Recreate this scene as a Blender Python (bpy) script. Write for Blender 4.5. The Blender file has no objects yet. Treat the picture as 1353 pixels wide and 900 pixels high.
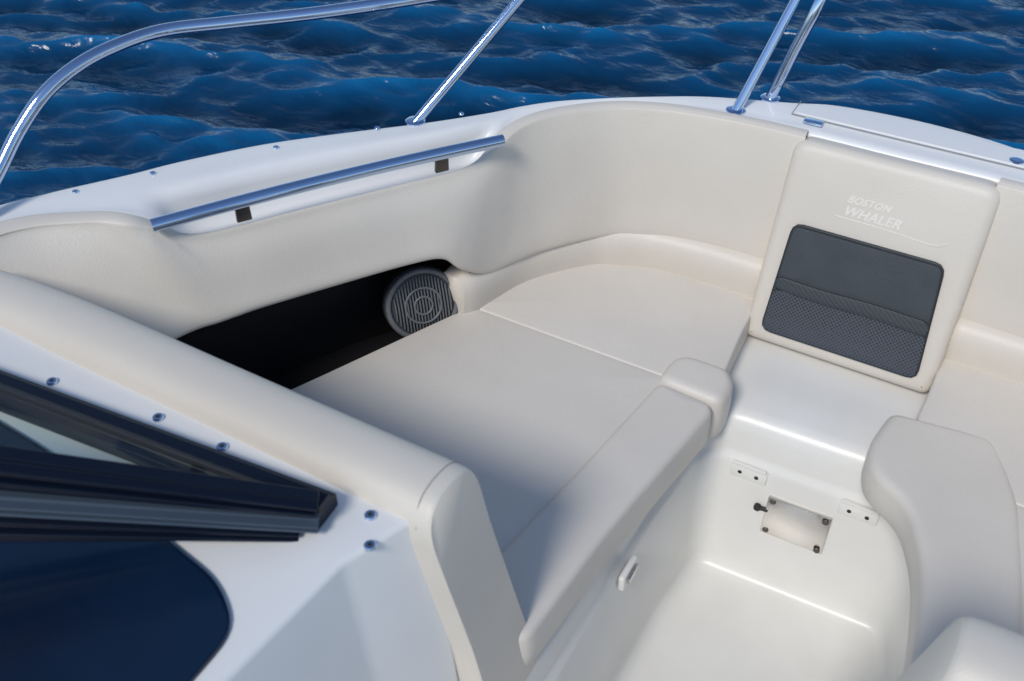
import bpy, bmesh, math, random
import numpy as np
from mathutils import Vector, Matrix
random.seed(3); np.random.seed(3)
scene=bpy.context.scene
CX=-0.197
def mir(p): return (2*CX-p[0],)+tuple(p[1:])

# ------------------------------------------------------------------ materials
def mat(name,col,rough=.5,metal=0,coat=0,bump=None,var=None,spec=.5):
    m=bpy.data.materials.new(name); m.use_nodes=True
    nt=m.node_tree; b=nt.nodes['Principled BSDF']
    b.inputs['Base Color'].default_value=(*col,1)
    b.inputs['Roughness'].default_value=rough
    b.inputs['Metallic'].default_value=metal
    b.inputs['Coat Weight'].default_value=coat
    b.inputs['Coat Roughness'].default_value=.12
    b.inputs['Specular IOR Level'].default_value=spec
    tc=nt.nodes.new('ShaderNodeTexCoord')
    prev=None
    for (sc,st,dist) in (bump or []):
        n=nt.nodes.new('ShaderNodeTexNoise'); n.inputs['Scale'].default_value=sc
        n.inputs['Detail'].default_value=1.5
        nt.links.new(tc.outputs['Object'],n.inputs['Vector'])
        bp=nt.nodes.new('ShaderNodeBump'); bp.inputs['Strength'].default_value=st
        bp.inputs['Distance'].default_value=dist
        nt.links.new(n.outputs['Fac'],bp.inputs['Height'])
        if prev: nt.links.new(prev.outputs['Normal'],bp.inputs['Normal'])
        prev=bp
    if prev: nt.links.new(prev.outputs['Normal'],b.inputs['Normal'])
    if var:
        sc,c2=var
        n=nt.nodes.new('ShaderNodeTexNoise'); n.inputs['Scale'].default_value=sc
        n.inputs['Detail'].default_value=3
        nt.links.new(tc.outputs['Object'],n.inputs['Vector'])
        r=nt.nodes.new('ShaderNodeValToRGB')
        r.color_ramp.elements[0].position=.35; r.color_ramp.elements[1].position=.7
        r.color_ramp.elements[0].color=(*col,1); r.color_ramp.elements[1].color=(*c2,1)
        nt.links.new(n.outputs['Fac'],r.inputs['Fac'])
        nt.links.new(r.outputs['Color'],b.inputs['Base Color'])
    return m
VINYL=mat('cream_vinyl',(.70,.65,.575),.48,bump=[(7,.4,.012),(300,.25,.002)],var=(3,(.665,.615,.54)))
VINYL2=mat('pale_vinyl',(.69,.65,.59),.45,bump=[(6,.4,.012),(300,.25,.002)],var=(4,(.66,.62,.56)))
PIPE=mat('seam_vinyl',(.42,.38,.33),.6)
GEL=mat('white_gelcoat',(.82,.825,.82),.36,coat=.05,bump=[(3,.06,.01)],var=(5,(.79,.795,.79)))
SOLE=mat('moulded_sole',(.77,.765,.735),.32,bump=[(5,.14,.01),(260,.1,.002)],var=(6,(.73,.72,.69)))
STEEL=mat('polished_steel',(.52,.64,.84),.07,metal=1)  # blue of the reflected sky put into the base colour
BRUSH=mat('brushed_steel',(.66,.64,.61),.22,metal=1,bump=[(30,.2,.003)])
BRKT=mat('dark_bracket',(.10,.085,.075),.35,metal=.6)
NAVY=mat('navy_frame',(.003,.007,.019),.38,spec=.3)
SLATE=mat('slate_frame',(.055,.08,.115),.4)
PATCH=mat('dark_navy',(.003,.011,.034),.22,spec=.4,bump=[(9,.2,.01)],var=(3,(.006,.022,.055)))
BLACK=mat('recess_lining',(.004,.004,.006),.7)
DARK=mat('dark_hole',(.02,.02,.02),.6)
SEAM=mat('deck_seam',(.25,.26,.27),.6)
CHAR=mat('charcoal_vinyl',(.050,.060,.070),.5,bump=[(12,.4,.01),(300,.25,.002)],var=(14,(.042,.052,.060)))
SPK=mat('speaker_plastic',(.045,.05,.056),.4)
SPK2=mat('speaker_ring',(.14,.15,.16),.35)
LOGO=mat('stitched_logo',(.80,.765,.70),.45)
PLATE=mat('white_plastic',(.80,.79,.76),.3)
def mesh_mat():
    m=bpy.data.materials.new('mesh_fabric'); m.use_nodes=True; nt=m.node_tree
    b=nt.nodes['Principled BSDF']; tc=nt.nodes.new('ShaderNodeTexCoord')
    mp=nt.nodes.new('ShaderNodeMapping'); mp.inputs['Rotation'].default_value=(0,math.radians(45),0); mp.inputs['Scale'].default_value=(1,.02,1)
    v=nt.nodes.new('ShaderNodeTexVoronoi'); v.inputs['Scale'].default_value=165; v.inputs['Randomness'].default_value=.05
    r=nt.nodes.new('ShaderNodeValToRGB')
    r.color_ramp.elements[0].position=.34; r.color_ramp.elements[0].color=(.002,.002,.004,1)
    r.color_ramp.elements[1].position=.5; r.color_ramp.elements[1].color=(.07,.08,.10,1)
    nt.links.new(tc.outputs['Object'],mp.inputs['Vector']); nt.links.new(mp.outputs['Vector'],v.inputs['Vector'])
    nt.links.new(v.outputs['Distance'],r.inputs['Fac']); nt.links.new(r.outputs['Color'],b.inputs['Base Color'])
    b.inputs['Roughness'].default_value=.55
    return m
MESHF=mesh_mat()
def pleat_mat():
    m=bpy.data.materials.new('pleated_trim'); m.use_nodes=True; nt=m.node_tree
    b=nt.nodes['Principled BSDF']; tc=nt.nodes.new('ShaderNodeTexCoord')
    w=nt.nodes.new('ShaderNodeTexWave'); w.inputs['Scale'].default_value=50; w.bands_direction='DIAGONAL'; w.inputs['Distortion'].default_value=3
    r=nt.nodes.new('ShaderNodeValToRGB')
    r.color_ramp.elements[0].color=(.036,.043,.050,1); r.color_ramp.elements[1].color=(.055,.066,.077,1)
    nt.links.new(tc.outputs['Object'],w.inputs['Vector']); nt.links.new(w.outputs['Fac'],r.inputs['Fac'])
    nt.links.new(r.outputs['Color'],b.inputs['Base Color'])
    return m
PLEAT=pleat_mat()
def glass_mat():
    m=bpy.data.materials.new('tinted_glass'); m.use_nodes=True; nt=m.node_tree
    nt.nodes.remove(nt.nodes['Principled BSDF']); out=nt.nodes['Material Output']
    t=nt.nodes.new('ShaderNodeBsdfTransparent'); t.inputs['Color'].default_value=(.90,.98,.96,1)
    g=nt.nodes.new('ShaderNodeBsdfGlossy'); g.inputs['Roughness'].default_value=.05
    mx=nt.nodes.new('ShaderNodeMixShader'); mx.inputs['Fac'].default_value=.05
    nt.links.new(t.outputs[0],mx.inputs[1]); nt.links.new(g.outputs[0],mx.inputs[2])
    nt.links.new(mx.outputs[0],out.inputs['Surface'])
    return m
GLASS=glass_mat()
def water_mat():
    m=bpy.data.materials.new('sea_water'); m.use_nodes=True; nt=m.node_tree
    b=nt.nodes['Principled BSDF']; tc=nt.nodes.new('ShaderNodeTexCoord')
    b.inputs['Roughness'].default_value=.17; b.inputs['IOR'].default_value=1.33
    b.inputs['Specular IOR Level'].default_value=.5
    prev=None
    for sc,st,dist,stretch in ((6.5,.7,.05,.38),(17,.55,.018,.5)):
        mp=nt.nodes.new('ShaderNodeMapping'); mp.inputs['Rotation'].default_value=(0,0,math.radians(-28)); mp.inputs['Scale'].default_value=(stretch,1,1)
        n=nt.nodes.new('ShaderNodeTexNoise'); n.inputs['Scale'].default_value=sc; n.inputs['Detail'].default_value=2.5; n.inputs['Distortion'].default_value=.4
        nt.links.new(tc.outputs['Object'],mp.inputs['Vector']); nt.links.new(mp.outputs['Vector'],n.inputs['Vector'])
        bp=nt.nodes.new('ShaderNodeBump'); bp.inputs['Strength'].default_value=st; bp.inputs['Distance'].default_value=dist
        nt.links.new(n.outputs['Fac'],bp.inputs['Height'])
        if prev: nt.links.new(prev.outputs['Normal'],bp.inputs['Normal'])
        prev=bp
    nt.links.new(prev.outputs['Normal'],b.inputs['Normal'])
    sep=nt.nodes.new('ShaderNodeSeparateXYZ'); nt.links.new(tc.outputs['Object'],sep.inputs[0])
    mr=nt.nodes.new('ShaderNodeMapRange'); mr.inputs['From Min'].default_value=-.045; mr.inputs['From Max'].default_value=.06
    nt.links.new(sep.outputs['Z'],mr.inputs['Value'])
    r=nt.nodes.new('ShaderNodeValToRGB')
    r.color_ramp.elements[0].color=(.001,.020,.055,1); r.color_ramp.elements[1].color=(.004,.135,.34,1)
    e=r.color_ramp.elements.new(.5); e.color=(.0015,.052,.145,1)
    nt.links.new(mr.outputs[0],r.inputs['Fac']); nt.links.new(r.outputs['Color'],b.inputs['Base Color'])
    return m
WATER=water_mat()

# ------------------------------------------------------------------ helpers
def mkobj(name,verts,faces,material,parent=None,smooth=True,angle=50,normals=True):
    me=bpy.data.meshes.new(name); me.from_pydata([tuple(v) for v in verts],[],faces)
    if normals:
        bm=bmesh.new(); bm.from_mesh(me); bmesh.ops.remove_doubles(bm,verts=bm.verts,dist=1e-5)
        bmesh.ops.recalc_face_normals(bm,faces=bm.faces); bm.to_mesh(me); bm.free()
    me.materials.append(material)
    if smooth:
        me.shade_smooth()
        if angle<180: me.set_sharp_from_angle(angle=math.radians(angle))
    o=bpy.data.objects.new(name,me); scene.collection.objects.link(o)
    if parent is not None:
        o.parent=parent; o.matrix_parent_inverse=parent.matrix_world.inverted()
    return o
def cat(pts,n,closed=False):
    P=np.array(pts,float); N=len(P); out=[]
    rng=range(N if closed else N-1)
    for i in rng:
        if closed: p0,p1,p2,p3=P[(i-1)%N],P[i],P[(i+1)%N],P[(i+2)%N]
        else:
            p1,p2=P[i],P[i+1]; p0=P[i-1] if i>0 else 2*p1-p2; p3=P[i+2] if i+2<N else 2*p2-p1
        for k in range(n):
            t=k/n
            out.append(.5*((2*p1)+(-p0+p2)*t+(2*p0-5*p1+4*p2-p3)*t*t+(-p0+3*p1-3*p2+p3)*t**3))
    if not closed: out.append(P[-1])
    return np.array(out)
def loft(name,secs,material,parent,nu=6,nv=4,ring=False,caps=False,angle=60,**k):
    S=np.array([cat(s,nv,ring) for s in secs])
    cols=[cat(S[:,j],nu) for j in range(S.shape[1])]
    G=np.array(cols)
    nj,ni=G.shape[0],G.shape[1]
    V=G.reshape(-1,3).tolist(); F=[]
    for j in range(nj if ring else nj-1):
        for i in range(ni-1):
            a=j*ni+i; b=((j+1)%nj)*ni+i
            F.append((a,a+1,b+1,b))
    if caps:
        F.append([j*ni for j in range(nj)]); F.append([j*ni+ni-1 for j in range(nj)][::-1])
    return mkobj(name,V,F,material,parent,angle=angle,**k)
def tube(name,path,r,material,parent,n=12,sub=6,smoothpath=True,cap=True):
    P=cat(path,sub) if smoothpath else np.array(path,float)
    V=[];F=[];up=Vector((0,0,1)); last=None
    for i in range(len(P)):
        t=Vector(P[min(i+1,len(P)-1)]-P[max(i-1,0)]).normalized()
        if last is None:
            a=t.cross(up); 
            if a.length<.1: a=t.cross(Vector((1,0,0)))
            a.normalize()
        else:
            a=(last-t*last.dot(t)).normalized()
        last=a; b=t.cross(a)
        for k in range(n):
            th=2*math.pi*k/n
            V.append(Vector(P[i])+a*math.cos(th)*r+b*math.sin(th)*r)
    m=len(P)
    for i in range(m-1):
        for k in range(n):
            F.append((i*n+k,i*n+(k+1)%n,(i+1)*n+(k+1)%n,(i+1)*n+k))
    if cap: F.append(list(range(n))[::-1]); F.append([(m-1)*n+k for k in range(n)])
    return mkobj(name,V,F,material,parent,angle=50)
def roundpoly(pts,rc,step=.012):
    P=[np.array(p[:2],float) for p in pts]; R=[(p[2] if len(p)>2 else rc) for p in pts]; N=len(P); out=[]
    for i in range(N):
        a,b,c=P[i-1],P[i],P[(i+1)%N]
        d1=np.linalg.norm(a-b); d2=np.linalg.norm(c-b)
        d=min(R[i],d1*.45,d2*.45)
        s=b+(a-b)/d1*d; e=b+(c-b)/d2*d
        for k in range(7):
            t=k/6; out.append((1-t)**2*s+2*t*(1-t)*b+t*t*e)
    out=np.array(out); nxt=np.roll(out,-1,0); seg=np.linalg.norm(nxt-out,axis=1); tot=seg.sum()
    n=int(tot/step); cum=np.concatenate([[0],np.cumsum(seg)]); res=[]
    for k in range(n):
        s=tot*k/n; i=min(np.searchsorted(cum,s,side='right')-1,len(out)-1)
        t=(s-cum[i])/max(seg[i],1e-9); res.append(out[i]*(1-t)+nxt[i]*t)
    res=np.array(res)
    area=.5*np.sum(res[:,0]*np.roll(res[:,1],-1)-np.roll(res[:,0],-1)*res[:,1])
    if area<0: res=res[::-1]
    return res
def cushion(name,outline,z0,z1,r,spine,material,parent,rc=.03,crown=.008,bulge=.004,xf=None):
    O=roundpoly(outline,rc); t=np.roll(O,-1,0)-np.roll(O,1,0); t/=np.linalg.norm(t,axis=1)[:,None]
    nrm=np.stack([-t[:,1],t[:,0]],1)
    rings=[]
    def add(off,z): rings.append((O+nrm*off,z))
    add(.006,z0); add(0,z0+.008); add(-bulge,(z0+z1)/2); 
    for k in range(6):
        a=math.pi/2*k/5; add(r*(1-math.cos(a)),z1-r+r*math.sin(a))
    base=O+nrm*r; s0,s1=np.array(spine[0],float),np.array(spine[1],float); d=s1-s0
    q=np.clip(((base-s0)@d)/(d@d+1e-9),0,1); T=s0+q[:,None]*d
    for tt in (.12,.3,.55,.8,.97):
        rings.append((base+(T-base)*tt, z1+crown*(1-(1-tt)**2)))
    n=len(O); V=[];F=[]
    for (R,z) in rings:
        for p in R: V.append((p[0],p[1],z))
    for i in range(len(rings)-1):
        for k in range(n): F.append((i*n+k,i*n+(k+1)%n,(i+1)*n+(k+1)%n,(i+1)*n+k))
    F.append(list(range(n))[::-1]); F.append([(len(rings)-1)*n+k for k in range(n)])
    if xf: V=[xf(v) for v in V]
    return mkobj(name,V,F,material,parent,angle=70)
def prism(name,poly,axisv,material,parent,bevel=.004,seg=2):
    me=bpy.data.meshes.new(name); bm=bmesh.new()
    a=[bm.verts.new(p) for p in poly]; b=[bm.verts.new(Vector(p)+Vector(axisv)) for p in poly]
    n=len(poly); bm.faces.new(a[::-1]); bm.faces.new(b)
    for i in range(n): bm.faces.new((a[i],a[(i+1)%n],b[(i+1)%n],b[i]))
    bmesh.ops.recalc_face_normals(bm,faces=bm.faces)
    if bevel: bmesh.ops.bevel(bm,geom=list(bm.edges),offset=bevel,segments=seg,profile=.5,affect='EDGES')
    bm.to_mesh(me); bm.free(); me.materials.append(material); me.shade_smooth(); me.set_sharp_from_angle(angle=math.radians(35))
    o=bpy.data.objects.new(name,me); scene.collection.objects.link(o)
    if parent is not None: o.parent=parent; o.matrix_parent_inverse=parent.matrix_world.inverted()
    return o
def disc(name,c,N,r,h,material,parent,n=24,bev=.3,sx=1):
    N=Vector(N).normalized(); a=N.cross(Vector((0,0,1)))
    if a.length<.1: a=Vector((1,0,0))
    a.normalize(); b=N.cross(a); V=[];F=[]
    prof=[(r,0),(r,h*(1-bev)),(r*(1-bev*.4),h),(r*.5,h*1.02)]
    for (rr,hh) in prof:
        for k in range(n):
            th=2*math.pi*k/n; V.append(Vector(c)+a*math.cos(th)*rr*sx+b*math.sin(th)*rr+N*hh)
    for i in range(len(prof)-1):
        for k in range(n): F.append((i*n+k,i*n+(k+1)%n,(i+1)*n+(k+1)%n,(i+1)*n+k))
    F.append([(len(prof)-1)*n+k for k in range(n)]); F.append(list(range(n))[::-1])
    return mkobj(name,V,F,material,parent,angle=40)
def empty(name,loc,parent=None):
    o=bpy.data.objects.new(name,None); o.location=loc; scene.collection.objects.link(o); o.empty_display_size=.1
    bpy.context.view_layer.update()
    if parent: o.parent=parent; o.matrix_parent_inverse=parent.matrix_world.inverted()
    bpy.context.view_layer.update()
    return o

boat=empty('motorboat',(CX,0,-.35))
boat['label']='white bowrider motorboat with cream vinyl bow seating on blue sea'
boat['category']='boat'

# ------------------------------------------------------------------ coaming upholstery (bottom, top front edge, roll width, deck outer edge)
CO=[((-1.42,-1.4,.45),(-1.52,-1.4,.90),.05,(-1.68,-1.5)),((-1.40,.2,.45),(-1.52,.2,.90),.05,(-1.66,.2)),((-1.33,.62,.55),(-1.505,.62,.90),.05,(-1.64,.62)),((-1.285,.80,.66),(-1.475,.80,.898),.05,(-1.60,.83)),
((-1.235,.92,.68),(-1.385,.900,.893),.04,(-1.545,.935)),((-1.205,.975,.68),(-1.322,.935,.888),.036,(-1.495,1.015)),((-1.185,1.012,.68),(-1.288,.975,.862),.024,(-1.46,1.07)),((-1.161,1.055,.68),(-1.25,1.022,.834),.012,(-1.41,1.155)),((-1.08,1.185,.68),(-1.143,1.188,.831),.010,(-1.317,1.286)),
((-.999,1.31,.68),(-1.035,1.352,.831),.010,(-1.20,1.41)),((-.957,1.372,.672),(-.970,1.447,.832),.010,(-1.10,1.51)),((-.935,1.41,.63),(-.940,1.50,.840),.016,(-1.035,1.582)),((-.915,1.48,.585),(-.922,1.55,.866),.028,(-.985,1.64)),((-.888,1.555,.58),(-.905,1.615,.882),.032,(-.943,1.692)),
((-.845,1.635,.58),(-.862,1.685,.888),.032,(-.885,1.748)),((-.756,1.745,.58),(-.78,1.765,.889),.032,(-.80,1.808)),((-.675,1.788,.58),(-.685,1.812,.889),.032,(-.715,1.87)),
((-.599,1.808,.58),(-.58,1.835,.889),.032,(-.62,1.93)),((-.50,1.818,.58),(-.48,1.848,.888),.032,(-.45,1.993)),((-.388,1.82,.58),(-.382,1.856,.885),.032,None)]
def cn(k,idx):
    a=np.array(CO[max(k-1,0)][idx]);c=np.array(CO[min(k+1,len(CO)-1)][idx]); tn=(c-a)[:2]; tn/=np.linalg.norm(tn)
    n=np.array([tn[1],-tn[0],0])
    if np.dot(n[:2],np.array([CX,.9])-np.array(CO[k][0])[:2])<0: n=-n
    return n
def coaming(name,m):
    secs=[]
    for k,(b,t,w,_) in enumerate(CO):
        B=np.array(b);T=np.array(t); n=cn(k,1)
        M1=B*.7+T*.3+n*.008; M2=B*.3+T*.7+n*.008
        q=[B-n*.05+[0,0,-.003],B-n*.012+[0,0,-.006],B+n*.004+[0,0,.010],M1,M2,T+n*.004+[0,0,-.014],T-n*.001+[0,0,-.003],T-n*w*.45+[0,0,.001],T-n*w*.85+[0,0,-.004],T-n*w+[0,0,-.04]]
        if m: q=[mir(tuple(p)) for p in q]
        secs.append([tuple(p) for p in q])
    return loft(name,secs,VINYL,boat,nu=6,nv=4,angle=180)
coaming('side_backrest',False)
coaming('side_backrest',True)

# ------------------------------------------------------------------ deck + hull
ST=[]
for k,(b,t,w,o) in enumerate(CO[:-1]):
    n=cn(k,1); w=w*.9
    I=np.array(t)-n*w+np.array([0,0,-.010 if t[2]>.85 else -.020])
    ST.append((tuple(I),o))
ST.append(((-.36,1.880,.878),(-.36,2.030)))
ST.append(((-.197,1.878,.878),(-.197,2.045)))
full=[(i,o) for i,o in ST]+[(mir(i),mir(o)) for i,o in ST[:-1][::-1]]
secs=[]
for i,o in full:
    I=np.array(i); O=np.array([o[0],o[1],.88]); d=O-I; d[2]=0; L=np.linalg.norm(d); u=d/L; z0=i[2]
    if z0<.85:
        p2=I+u*L*.36+[0,0,.002]; p3=I+u*L*.42; p3[2]=.884
    else:
        p2=I+u*L*.22; p2[2]=z0*.45+.884*.55; p3=I+u*L*.45; p3[2]=.885
    secs.append([I-u*.0+[0,0,-.05],I+[0,0,-.002],p2,p3,
      [*(I+u*L*.75)[:2],.887],[*(I+u*(L-.010))[:2],.884],[*(I+u*L)[:2],.872],[*(I+u*(L+.004))[:2],.845]])
loft('deck',secs,GEL,boat,nu=7,nv=3,angle=180)
secs=[]
for i,o in full:
    c=np.array([CX,min(o[1],.4)]); q=[]
    for s,z in ((1.0,.845),(.995,.80),(.985,.55),(.965,.2),(.92,-.1),(.82,-.5)):
        xy=c+(np.array(o)-c)*s; q.append([xy[0],xy[1],z])
    secs.append(q)
loft('hull',secs,GEL,boat,nu=6,nv=2,angle=180)
rub=[]
for i,o in full:
    c=np.array([CX,min(o[1],.4)]); xy=c+(np.array(o)-c)*1.004; rub.append((xy[0],xy[1],.842))
tube('rub_rail',rub,.012,PLATE,boat,n=8)

# lower band of the wrap-around backrest
LB=[(-.946,1.415),(-.936,1.46),(-.893,1.60),(-.801,1.725),(-.735,1.768),(-.66,1.795),(-.55,1.806),(-.388,1.808)]
for m in (False,True):
    secs=[]
    for k,p in enumerate(LB):
        a=np.array(LB[max(k-1,0)]);c=np.array(LB[min(k+1,len(LB)-1)]); tn=(c-a); tn/=np.linalg.norm(tn); n=np.array([tn[1],-tn[0],0]); 
        if k<6 and np.dot(n[:2],np.array([CX,.9])-np.array(p))<0: n=-n
        P=np.array([p[0],p[1],0]); e=.014 if k==0 else 0
        q=[P-n*.06+[0,0,.45],P-n*(.0+e)+[0,0,.45],P+n*(.018-e)+[0,0,.515],P+n*(.019-e)+[0,0,.566-e*.4],P-n*(-.002+e)+[0,0,.591-e*.4],P-n*.03+[0,0,.594-e*.4],P-n*.06+[0,0,.58-e*.4]]
        if m: q=[mir(tuple(x)) for x in q]
        secs.append([tuple(x) for x in q])
    loft('lower_backrest',secs,VINYL,boat,nu=6,nv=4,angle=180,ring=True,caps=True)
# dark speaker recess
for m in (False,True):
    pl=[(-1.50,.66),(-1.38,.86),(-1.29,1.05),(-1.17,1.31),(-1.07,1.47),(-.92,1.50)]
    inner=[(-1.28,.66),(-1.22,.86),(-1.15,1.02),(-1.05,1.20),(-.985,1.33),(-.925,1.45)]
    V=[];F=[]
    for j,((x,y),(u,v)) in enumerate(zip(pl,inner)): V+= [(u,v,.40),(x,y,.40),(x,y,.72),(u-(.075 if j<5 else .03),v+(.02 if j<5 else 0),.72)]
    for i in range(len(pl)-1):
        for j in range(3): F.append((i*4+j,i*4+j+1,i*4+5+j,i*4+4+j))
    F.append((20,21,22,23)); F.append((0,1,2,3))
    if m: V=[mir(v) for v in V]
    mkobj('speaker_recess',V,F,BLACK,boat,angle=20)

# ------------------------------------------------------------------ seat cushions
cushion('seat_cushion',[(-1.22,.80,.02),(-1.10,1.074,.05),(-.945,1.451,.012),(-.455,1.4512,.01),(-.490,1.15,.2),(-.515,.92,.1),(-.525,.80,.02)],.40,.500,.005,[(-.85,.95),(-.74,1.3)],VINYL2,boat,crown=.006,bulge=.001)
cushion('seat_cushion',[(-.962,1.4512,.01),(-.925,1.60,.1),(-.825,1.745,.1),(-.66,1.832,.1),(-.44,1.838,.03),(-.396,1.82,.03),(-.388,1.66,.05),(-.372,1.50,.03),(-.43,1.4512,.012),(-.509,1.4512,.01)],.40,.5002,.006,[(-.72,1.58),(-.55,1.65)],VINYL2,boat,crown=.008,bulge=.001)
cushion('seat_bolster',[(-.557,.76,.03),(-.535,.93,.1),(-.511,1.131,.1),(-.478,1.424,.022),(-.350,1.412,.030),(-.377,1.20,.2),(-.400,1.017,.1),(-.416,.76,.03)],.415,.511,.014,[(-.485,.80),(-.42,1.39)],VINYL2,boat,crown=.002,bulge=.002)
cushion('seat_bolster',[(-.484,1.422,.025),(-.480,1.525,.05),(-.365,1.525,.05),(-.340,1.485,.04),(-.344,1.416,.025)],.405,.518,.020,[(-.425,1.470),(-.405,1.472)],VINYL2,boat,crown=.001,bulge=.002)
# starboard side
cushion('seat_cushion',[mir(p[:2])+(p[2],) for p in [(-.962,1.4512,.01),(-.925,1.60,.1),(-.825,1.745,.1),(-.66,1.832,.1),(-.44,1.838,.03),(-.398,1.82,.03),(-.395,1.66,.05),(-.39,1.575,.03),(-.50,1.4512,.02)]],.40,.5002,.006,[mir((-.72,1.58)),mir((-.55,1.65))],VINYL2,boat,crown=.008,bulge=.001)
cushion('seat_cushion',[mir(p[:2])+(p[2],) for p in [(-1.22,.86,.02),(-1.10,1.074,.05),(-.945,1.451,.012),(-.50,1.4512,.01),(-.57,1.25,.2),(-.63,.86,.02)]],.40,.500,.005,[mir((-.85,.95)),mir((-.78,1.3))],VINYL2,boat,crown=.006,bulge=.001)
sb=cushion('seat_bolster',[(-.050,1.575,.020),(-.066,1.47,.035),(-.046,1.395,.045),(.035,1.345,.07),(.082,1.24,.1),(.110,1.08,.1),(.116,.86,.03),(.275,.86,.03),(.255,1.20,.2),(.205,1.46,.08),(.140,1.600,.035)],.425,.508,.018,[(.195,.95),(.072,1.48)],VINYL2,boat,crown=.002,bulge=.001)

# ------------------------------------------------------------------ aft backrests (against the consoles)
def backrest(m,dx,dy):
    prof=[(.672,.40),(.655,.60),(.632,.80),(.628,.872),(.646,.904),(.682,.913),(.722,.905),(.742,.872),(.752,.78),(.775,.62),(.80,.44),(.79,.38),(.74,.37)]
    xs=[(-1.44,0),(-1.42,.5),(-1.2,1),(-.9,1),(-.65,1),(-.525,1),(-.503,.99),(-.490,.95),(-.484,.86)]
    if m: xs=xs[:5]+[(-.535,1),(-.512,.97),(-.494,.86),(-.486,.62)]
    secs=[]
    for x,sc in xs:
        row=[]
        for (y,z) in prof:
            k=1-(1-sc)*.25
            xx=x+(.068*(.90-z)/.5 if x>-.7 else 0)
            ym=.69+.1*(.9-z)/.5
            row.append((xx,ym+(y-ym)*k+dy,.66+(z-.66)*(1-(1-k)*.4)))
        if m: row=[(mir(p)[0]+dx,)+p[1:] for p in row]
        secs.append(row)
    e=loft('console_backrest',secs,VINYL,boat,nu=4,nv=4,ring=True,caps=True,angle=60)
    if m: return
    row=[]
    for (y,z) in prof[3:11]:
        xx=-.506+.068*(.90-z)/.5
        ym=.69+.1*(.9-z)/.5
        row.append((xx,ym+(y-ym)*1.001+dy,.66+(z-.66)*1.0005))
    tube('seam_welt',row,.0011,PIPE,e,n=6)
backrest(False,0,0); backrest(True,.022,.095)
def console(m):
    poly=[(-1.50,.66),(-.502,.66),(-.546,.537),(-.562,.32),(-.56,-.35),(-1.50,-.35)]
    me=bpy.data.meshes.new('console'); bm=bmesh.new()
    top=[bm.verts.new((x,y,.88)) for x,y in poly]; bot=[bm.verts.new((x+(.075 if x>-1 else 0),y,0.0)) for x,y in poly]
    n=len(poly); bm.faces.new(top); bm.faces.new(bot[::-1])
    for i in range(n): bm.faces.new((top[i],bot[i],bot[(i+1)%n],top[(i+1)%n]))
    bmesh.ops.recalc_face_normals(bm,faces=bm.faces)
    bmesh.ops.bevel(bm,geom=list(bm.edges),offset=.009,segments=4,profile=.5,affect='EDGES')
    if m:
        for v in bm.verts: v.co.x=2*CX-v.co.x
        bmesh.ops.reverse_faces(bm,faces=bm.faces)
    bm.to_mesh(me); bm.free(); me.materials.append(GEL); me.shade_smooth(); me.set_sharp_from_angle(angle=math.radians(30))
    o=bpy.data.objects.new('console',me); scene.collection.objects.link(o); o.parent=boat; o.matrix_parent_inverse=boat.matrix_world.inverted()
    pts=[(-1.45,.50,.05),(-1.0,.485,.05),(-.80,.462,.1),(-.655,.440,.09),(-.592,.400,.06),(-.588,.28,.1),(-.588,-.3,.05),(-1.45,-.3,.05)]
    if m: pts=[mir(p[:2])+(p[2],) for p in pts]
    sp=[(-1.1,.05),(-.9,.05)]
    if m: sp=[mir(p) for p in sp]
    cushion('navy_patch',pts,.878,.886,.006,sp,PATCH,o,crown=.004,bulge=0)  # thin raised dark navy patch on the console top
    return o
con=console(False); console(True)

# ------------------------------------------------------------------ windshield
def bar(name,p0,p1,prof,material,parent,prof1=None):
    p0=Vector(p0);p1=Vector(p1); d=(p1-p0).normalized(); side=d.cross(Vector((0,0,1))).normalized(); up=side.cross(d)
    V=[];n=len(prof)
    for P,pr in ((p0,prof),(p1,prof1 or prof)):
        for (a,b) in pr: V.append(P+side*a+up*b)
    F=[(i,(i+1)%n,n+(i+1)%n,n+i) for i in range(n)]+[list(range(n))[::-1],list(range(n,2*n))]
    o=mkobj(name,V,F,material,parent,angle=30)
    bv=o.modifiers.new('b','BEVEL'); bv.width=.0014; bv.segments=2; bv.limit_method='ANGLE'
    return o
def windshield(m):
    M=(lambda p:mir(p)) if m else (lambda p:p)
    w=empty('windshield',M((-.95,.5,.88)),boat)
    prof=[(-.026,-.014),(.026,-.014),(.026,.008),(.014,.012),(.012,.022),(-.012,.022),(-.014,.012),(-.026,.008)]
    bar('windshield_frame',M((-1.62,.480,.896)),M((-.603,.580,.896)),prof,NAVY,w)
    def sc(p,a,b): return [(x*a,y*b) for x,y in p]
    grooved=[(-.018,-.026),(.012,-.026),(.012,-.015),(.022,-.013),(.022,-.004),(.006,-.002),(.006,.006),(.022,.008),(.022,.016),(.007,.019),(.007,.026),(-.016,.026),(-.018,.012)]
    L=Vector((-1.33,.015,1.222)); R=Vector((-.602,.566,.924))
    bar('windshield_rail',M(tuple(L)),M(tuple(R)),sc(grooved,1,1.65),NAVY,w,sc(grooved,.7,.56))
    L2=L+Vector((.004,-.012,-.082)); R2=R+Vector((.002,-.005,-.025))
    bar('windshield_rail',M(tuple(L2)),M(tuple(R2)),sc(grooved,.95,.75),SLATE,w,sc(grooved,.7,.36))
    L3=L+Vector((.0,-.004,-.160)); R3=R+Vector((-.020,-.018,-.041))
    bar('windshield_rail',M(tuple(L3)),M(tuple(R3)),sc(grooved,.8,2.0),NAVY,w,sc(grooved,.7,.42))
    V=[M((-1.62,.480,.915)),M((-.605,.580,.915)),M((-.606,.568,.925)),M(tuple(L))]
    mkobj('windshield_glass',V,[(0,1,2,3)],GLASS,w,smooth=False)
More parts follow.
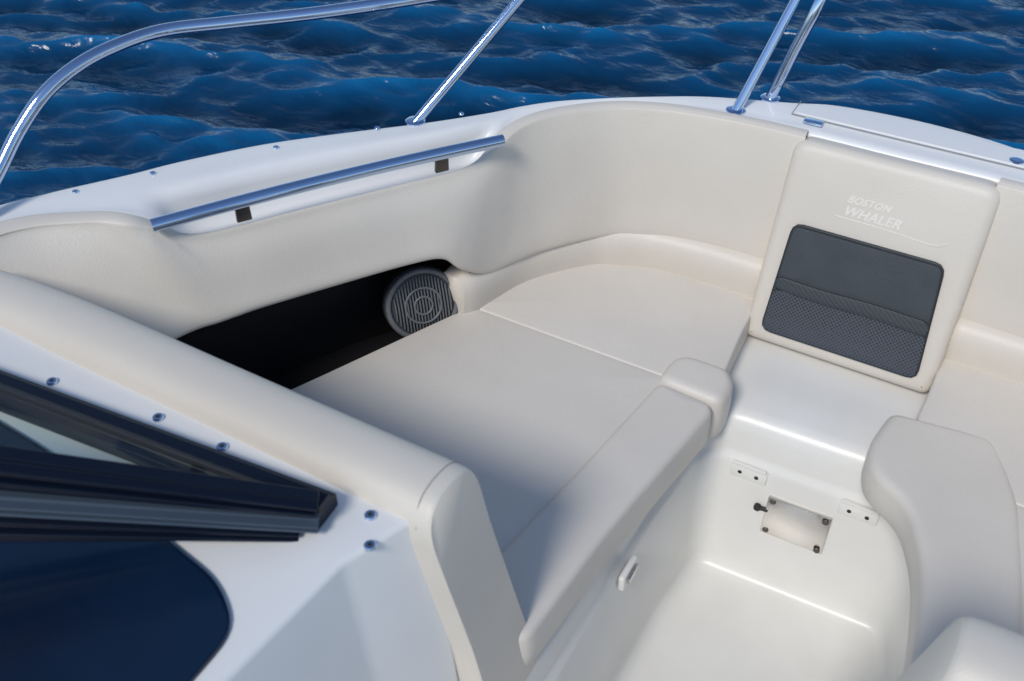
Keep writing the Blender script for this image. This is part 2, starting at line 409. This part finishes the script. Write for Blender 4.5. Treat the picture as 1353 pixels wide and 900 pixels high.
windshield(False); windshield(True)
for p in [(-1.27,.585),(-1.111,.583),(-.922,.606),(-.805,.608),(-.560,.612),(-.532,.573)]:
    s=disc('screw',(p[0],p[1],.8805),(0,0,1),.008,.004,STEEL,con,n=16); disc('screw_socket',(p[0],p[1],.8846),(0,0,1),.0035,.0006,DARK,s,n=6)

# ------------------------------------------------------------------ sole, step and seat bases (one moulding)
def openround(pts,rcs):
    out=[np.array(pts[0],float)]
    for i in range(1,len(pts)-1):
        a,b,c=map(lambda q:np.array(q,float),(pts[i-1],pts[i],pts[i+1])); d1=np.linalg.norm(a-b);d2=np.linalg.norm(c-b); d=min(rcs,d1*.45,d2*.45)
        s=b+(a-b)/d1*d;e=b+(c-b)/d2*d
        for k in range(9):
            t=k/8; out.append((1-t)**2*s+2*t*(1-t)*b+t*t*e)
    out.append(np.array(pts[-1],float)); return np.array(out)
U=openround([(-.374,-1.4),(-.372,.4),(-.368,1.25),(-.352,1.445),(-.09,1.455),(.085,1.462),(.130,1.28),(.150,.9),(.150,-1.4)],.045)
t=np.gradient(U,axis=0); t/=np.linalg.norm(t,axis=1)[:,None]; NO=np.stack([-t[:,1],t[:,0]],1)
prof=[(-.024,.0),(-.015,.002),(-.006,.007),(.0,.016),(.003,.04),(.022,.315),(.026,.328),(.034,.334),(.036,.345),(.042,.390),(.048,.407),(.060,.422),(.080,.430),(.16,.431),(.34,.432)]
V=[];F=[];n=len(U)
for off,z in prof:
    for p,q in zip(U,NO):
        V.append((p[0]+q[0]*off,p[1]+q[1]*off,z))
for i in range(len(prof)-1):
    for k in range(n-1): F.append((i*n+k,i*n+k+1,(i+1)*n+k+1,(i+1)*n+k))
F.append(list(range(n)))
sole=mkobj('cockpit_sole',V,F,SOLE,boat,angle=60)

# ------------------------------------------------------------------ hardware on the step riser
def riser_y(z): return 1.456+(z-.05)/.265*.018
up=Vector((0,.063,1)).normalized(); nr=Vector((0,-1,.063)).normalized()
def plate(name,cx,cz,w,hh,th,material,parent,extra=0,bev=.002,tilt=0.03):
    c=Vector((cx,riser_y(cz)+.0+(cx+.15)*.035,cz)); X=Vector((1,tilt,0)).normalized()
    pts=[tuple(c+X*a+up*b-nr*.004) for a,b in ((-w/2,-hh/2),(w/2,-hh/2),(w/2,hh/2),(-w/2,hh/2))]
    return prism(name,pts,nr*(th+.004+extra),material,parent,bevel=bev),c
for cx in (-.272,-.043):
    hg,c=plate('hinge_plate',cx,.305,.078,.034,.005,PLATE,boat)
    for dx in (-.018,.018):
        disc('screw',tuple(c+Vector((dx,.0,-.002))+nr*.0055),nr,.0045,.001,DARK,hg,n=12)
    prism('hinge_knuckle',[tuple(c+Vector((a,0,b))) for a,b in ((-.036,.017),(.036,.017),(.036,.024),(-.036,.024))],nr*.009,PLATE,hg,bevel=.002)
lt,c=plate('latch_plate',-.153,.213,.134,.106,.007,BRUSH,boat,bev=.002)
for a in (-.056,.056):
    for b in (-.043,.043):
        disc('screw',tuple(c+Vector((a,0,0))+up*b+nr*.007),nr,.007,.003,BRKT,lt,n=14)
tube('latch_pin',[tuple(c+Vector((-.062,0,0))+up*.012+nr*.006),tuple(c+Vector((-.082,0,0))+up*.012+nr*.008)],.005,DARK,lt,n=8,sub=2)
disc('latch_knob',tuple(c+Vector((-.084,0,0))+up*.012+nr*.004),nr,.008,.010,DARK,lt,n=12)
lb=prism('seat_latch',[(-.388,1.065,.340),(-.388,1.130,.340),(-.387,1.130,.302),(-.387,1.085,.292),(-.387,1.065,.302)],(.013,0,0),PLATE,boat,bevel=.005,seg=3)
prism('latch_lever',[(-.374,1.075,.333),(-.374,1.118,.333),(-.374,1.113,.312),(-.374,1.080,.312)],(.006,0,.0),BRUSH,lb,bevel=.002)

# ------------------------------------------------------------------ centre backrest panel with storage pocket
Wd=.404; x0=-.400; P0=Vector((x0,1.722,.448)); Uv=Vector((0,.118,.405)); Lu=Uv.length; Un=Uv.normalized(); Nn=Vector((0,-Un.z,Un.y))
def PP(u,t,d=0): return P0+Vector((Wd*u,0,0))+Uv*t+Nn*d
Lt=Lu*1.072
ol=[(0,0,.02),(Wd,0,.02),(Wd,Lt,.035),(0,Lt,.035)]
def xf(v): return P0+Vector((v[0],0,0))+Un*v[1]+Nn*(v[2]-.09)
cb=cushion('centre_backrest',ol,.0,.10,.024,[(Wd/2,Lu*.35),(Wd/2,Lu*.65)],VINYL,boat,crown=.004,bulge=.002,xf=lambda v:tuple(xf(v)))
def quad_patch(name,uv,d,th,material,parent,rc=.012):
    pts=[(Wd*u,Lu*t2,rc) for u,t2 in uv]
    cxm=sum(p[0] for p in pts)/len(pts); cym=sum(p[1] for p in pts)/len(pts)
    return cushion(name,pts,0,th,min(.003,th*.6),[(cxm-.03,cym),(cxm+.03,cym)],material,parent,crown=.0006,bulge=0,xf=lambda v:tuple(P0+Vector((v[0],0,0))+Un*v[1]+Nn*(d+v[2])))
pk=quad_patch('storage_pocket',[(.090,.080),(.920,.080),(.870,.672),(.110,.672)],.011,.006,CHAR,cb,rc=.022)
quad_patch('pocket_flap',[(.103,.36),(.893,.36),(.863,.662),(.117,.662)],.016,.004,CHAR,pk,rc=.016)
quad_patch('pocket_trim',[(.099,.325),(.35,.312),(.62,.322),(.900,.310),(.890,.385),(.6,.392),(.35,.382),(.104,.390)],.0175,.006,PLEAT,pk,rc=.03)
quad_patch('pocket_mesh',[(.097,.090),(.910,.090),(.898,.32),(.100,.32)],.0155,.005,MESHF,pk,rc=.016)
def text(s,size,u,t2,d,parent,name,shear=.32):
    cu=bpy.data.curves.new(name,'FONT'); cu.body=s; cu.size=size; cu.extrude=.0012; cu.shear=shear; cu.align_x='CENTER'; cu.space_character=1.06
    to=bpy.data.objects.new('tmp',cu); scene.collection.objects.link(to); bpy.context.view_layer.update()
    src=bpy.data.meshes.new_from_object(to.evaluated_get(bpy.context.evaluated_depsgraph_get()))
    bpy.data.objects.remove(to)
    R=Matrix(((1,0,0),(0,Un.y,Nn.y),(0,Un.z,Nn.z))).to_4x4(); c=PP(u,t2,d)
    bm=bmesh.new()
    # heavier strokes: overlay slightly shifted copies of the raised lettering
    for i,(dx,dy) in enumerate(((0,0),(.0008,0),(-.0008,0),(0,.0006),(0,-.0006))):
        me=src.copy(); me.transform(Matrix.Translation(c)@R@Matrix.Translation((dx,dy,.00012*i))); bm.from_mesh(me); bpy.data.meshes.remove(me)
    me=bpy.data.meshes.new(name); bm.to_mesh(me); bm.free(); me.materials.clear(); me.materials.append(LOGO)
    o=bpy.data.objects.new(name,me); scene.collection.objects.link(o); o.parent=parent; o.matrix_parent_inverse=parent.matrix_world.inverted(); return o
text('BOSTON',.020,.44,.836,.0125,cb,'logo_lettering'); text('WHALER',.027,.47,.772,.0126,cb,'logo_lettering')
tube('logo_underline',[tuple(PP(a,b,.0135)) for a,b in ((.30,.757),(.55,.754),(.78,.742),(.84,.764))],.0011,LOGO,cb,n=6)

# ------------------------------------------------------------------ grab rail
for m in (False,True):
    M=(lambda p:mir(p)) if m else (lambda p:p)
    g0=Vector((-1.288,.952,.884)); g1=Vector((-.902,1.526,.888)); d=g1-g0
    gr=tube('grab_rail',[M(tuple(g0)),M(tuple(g0+d*.33+Vector((-.008,.006,0)))),M(tuple(g0+d*.66+Vector((-.008,.006,0)))),M(tuple(g1))],.0125,STEEL,boat,n=18)
    for f in (.235,.815):
        c=g0+d*f+Vector((-.010,.007,0)); dn=d.normalized()*.013
        b=[c-dn+Vector((.003,-.002,-.004)),c+dn+Vector((.003,-.002,-.004)),c+dn*1.1+Vector((-.002,.002,-.048)),c-dn*1.1+Vector((-.002,.002,-.048))]
        prism('rail_bracket',[M(tuple(x)) for x in b],Vector((-.009 if not m else .009,.006,0)),BRKT,gr,bevel=.002)
for m in (False,True):
    M=(lambda p:mir(p)) if m else (lambda p:p)
    path=[(-1.56,.775,.885),(-1.552,.864,.955),(-1.546,.925,1.01),(-1.530,.985,1.06),(-1.513,1.05,1.09),(-1.497,1.125,1.103),(-1.470,1.225,1.105),(-1.394,1.322,1.102),(-1.292,1.424,1.103),(-1.189,1.532,1.107),(-1.09,1.638,1.114),(-.985,1.735,1.128),(-.85,1.84,1.145),(-.70,1.94,1.15),(-.56,2.02,1.16),(-.47,2.04,1.17),(-.432,2.02,1.15),(-.442,1.995,1.09),(-.468,1.985,1.0),(-.498,1.975,.885)]
    br=tube('bow_rail',[M(p) for p in path],.0125,STEEL,boat,n=16)
    tube('stanchion',[M((-1.10,1.505,.885)),M((-.958,1.760,1.128))],.0105,STEEL,br,n=14,sub=1)
    tube('stanchion',[M((-.545,1.892,.880)),M((-.470,2.03,1.165))],.0105,STEEL,br,n=14,sub=1)
    for p in ((-1.10,1.505,.886),(-.545,1.892,.882),(-.498,1.975,.886),(-1.56,.775,.886)):
        disc('rail_flange',M(p),(0,0,1),.021,.005,STEEL,br,n=20)
hl=cushion('deck_hatch',[(-.43,1.935,.01),(.036,1.935,.01),(.036,2.005,.01),(-.43,1.985,.01)],.872,.8895,.0015,[(-.3,1.965),(-.1,1.965)],GEL,boat,crown=.0003,bulge=0)
tube('hatch_seam',[(-.436,1.995,.8875),(-.436,1.929,.8870),(.042,1.929,.8870)],.0013,SEAM,hl,n=6,smoothpath=False)
disc('hatch_latch',(.005,1.950,.890),(0,0,1),.014,.003,STEEL,hl,n=20)
prism('hatch_hinge',[(-.405,1.905,.884),(-.365,1.905,.884),(-.365,1.925,.884),(-.405,1.925,.884)],(0,0,.006),STEEL,boat,bevel=.002)
for p in [(-1.475,.955),(-1.40,1.075),(-1.262,1.27),(-1.135,1.435),(-1.02,1.575)]:
    disc('deck_screw',(p[0]-.015,p[1]+.005,.887),(0,0,1),.006,.003,STEEL,boat,n=12)
    disc('deck_screw',mir((p[0]-.015,p[1]+.005,.887)),(0,0,1),.006,.003,STEEL,boat,n=12)

# ------------------------------------------------------------------ speaker
for m in (False,True):
    N=Vector((.72,-.60,.33)).normalized(); 
    c=Vector((-1.020,1.373,.530))
    if m: N.x*=-1; c=Vector(mir(tuple(c)))
    sp=disc('speaker',tuple(c-N*.02),N,.084,.028,SPK,boat,n=48)
    a=N.cross(Vector((0,0,1))).normalized(); b=N.cross(a)
    def circ(name,r,tr,h,material,parent):
        pts=[tuple(c+N*h+a*math.cos(t)*r+b*math.sin(t)*r) for t in np.linspace(0,2*math.pi,41)]
        return tube(name,pts,tr,material,parent,n=8,smoothpath=False,cap=False)
    circ('speaker_rim',.0765,.0065,.008,SPK2,sp)
    for i in range(-9,10):
        h=i*.0068; hw=math.sqrt(max(.066**2-h*h,0))
        tube('grille_slat',[tuple(c+N*.011+a*h-b*hw),tuple(c+N*.015+a*h),tuple(c+N*.011+a*h+b*hw)],.0019,SPK2,sp,n=6,sub=3)
    circ('grille_ring',.040,.0028,.0155,SPK2,sp)
    circ('grille_ring',.020,.0025,.0165,SPK2,sp)

# ------------------------------------------------------------------ sea
def sea():
    n=720
    core=np.linspace(-1,1,n); g=core*7.2+np.sign(core)*np.maximum(0,np.abs(core)-.80)**4*900/ .2**4*1.0
    X,Y=np.meshgrid(g-3.0,g+4.0,indexing='ij')
    Z=np.zeros_like(X); DX=np.zeros_like(X); DY=np.zeros_like(X)
    base=math.radians(116)
    R=np.random.RandomState(14)
    for i in range(120):
        lam=.11*(.95/.11)**(R.rand()**.9); th=base+R.randn()*(.30 if lam>.35 else .45); kk=2*math.pi/lam
        amp=.0050*lam**.78; ph=R.rand()*6.28
        p=kk*(X*math.cos(th)+Y*math.sin(th))+ph
        Z+=amp*np.cos(p); DX-=.85*amp*np.sin(p)*math.cos(th); DY-=.85*amp*np.sin(p)*math.sin(th)
    dist=np.sqrt((X+1)**2+(Y-1)**2); fade=np.clip(1.6-dist/60,0,1)
    Z*=fade; X=X+DX*fade; Y=Y+DY*fade
    V=np.stack([X,Y,Z],-1).reshape(-1,3)
    idx=np.arange(n*n).reshape(n,n)
    F=np.stack([idx[:-1,:-1],idx[1:,:-1],idx[1:,1:],idx[:-1,1:]],-1).reshape(-1,4)
    me=bpy.data.meshes.new('water'); me.vertices.add(len(V)); me.vertices.foreach_set('co',V.ravel())
    me.loops.add(F.size); me.loops.foreach_set('vertex_index',F.ravel())
    me.polygons.add(len(F)); me.polygons.foreach_set('loop_start',np.arange(0,F.size,4)); me.polygons.foreach_set('loop_total',np.full(len(F),4))
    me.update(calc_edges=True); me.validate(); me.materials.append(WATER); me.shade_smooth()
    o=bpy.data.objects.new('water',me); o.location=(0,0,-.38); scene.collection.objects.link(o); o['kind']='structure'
sea()

# ------------------------------------------------------------------ light
w=bpy.data.worlds.new('World'); scene.world=w; w.use_nodes=True; nt=w.node_tree
bg=nt.nodes['Background']; sky=nt.nodes.new('ShaderNodeTexSky'); sky.sky_type='NISHITA'; sky.sun_disc=False
sky.sun_elevation=math.radians(44); sky.sun_rotation=math.radians(180); sky.air_density=1; sky.dust_density=.2
nt.links.new(sky.outputs[0],bg.inputs[0]); bg.inputs['Strength'].default_value=.125
sl=bpy.data.lights.new('sun','SUN'); sl.energy=2.15; sl.angle=math.radians(14); sl.color=(1,.945,.865)
so=bpy.data.objects.new('sun',sl); so.rotation_euler=Vector((.04,1,-math.tan(math.radians(46)))).to_track_quat('-Z','Y').to_euler(); scene.collection.objects.link(so)

# ------------------------------------------------------------------ camera
cam=bpy.data.cameras.new('camera'); cam.sensor_width=36; cam.lens=36*1300/1353; cam.clip_end=4000; cam.clip_start=.02
co=bpy.data.objects.new('camera',cam); co.location=(0,0,1.85); co.rotation_euler=(math.radians(50),0,math.radians(30)); scene.collection.objects.link(co)
cam.dof.use_dof=True; cam.dof.focus_distance=2.4; cam.dof.aperture_fstop=5.6
scene.camera=co
scene.view_settings.view_transform='Standard'; scene.view_settings.look='None'; scene.view_settings.exposure=0
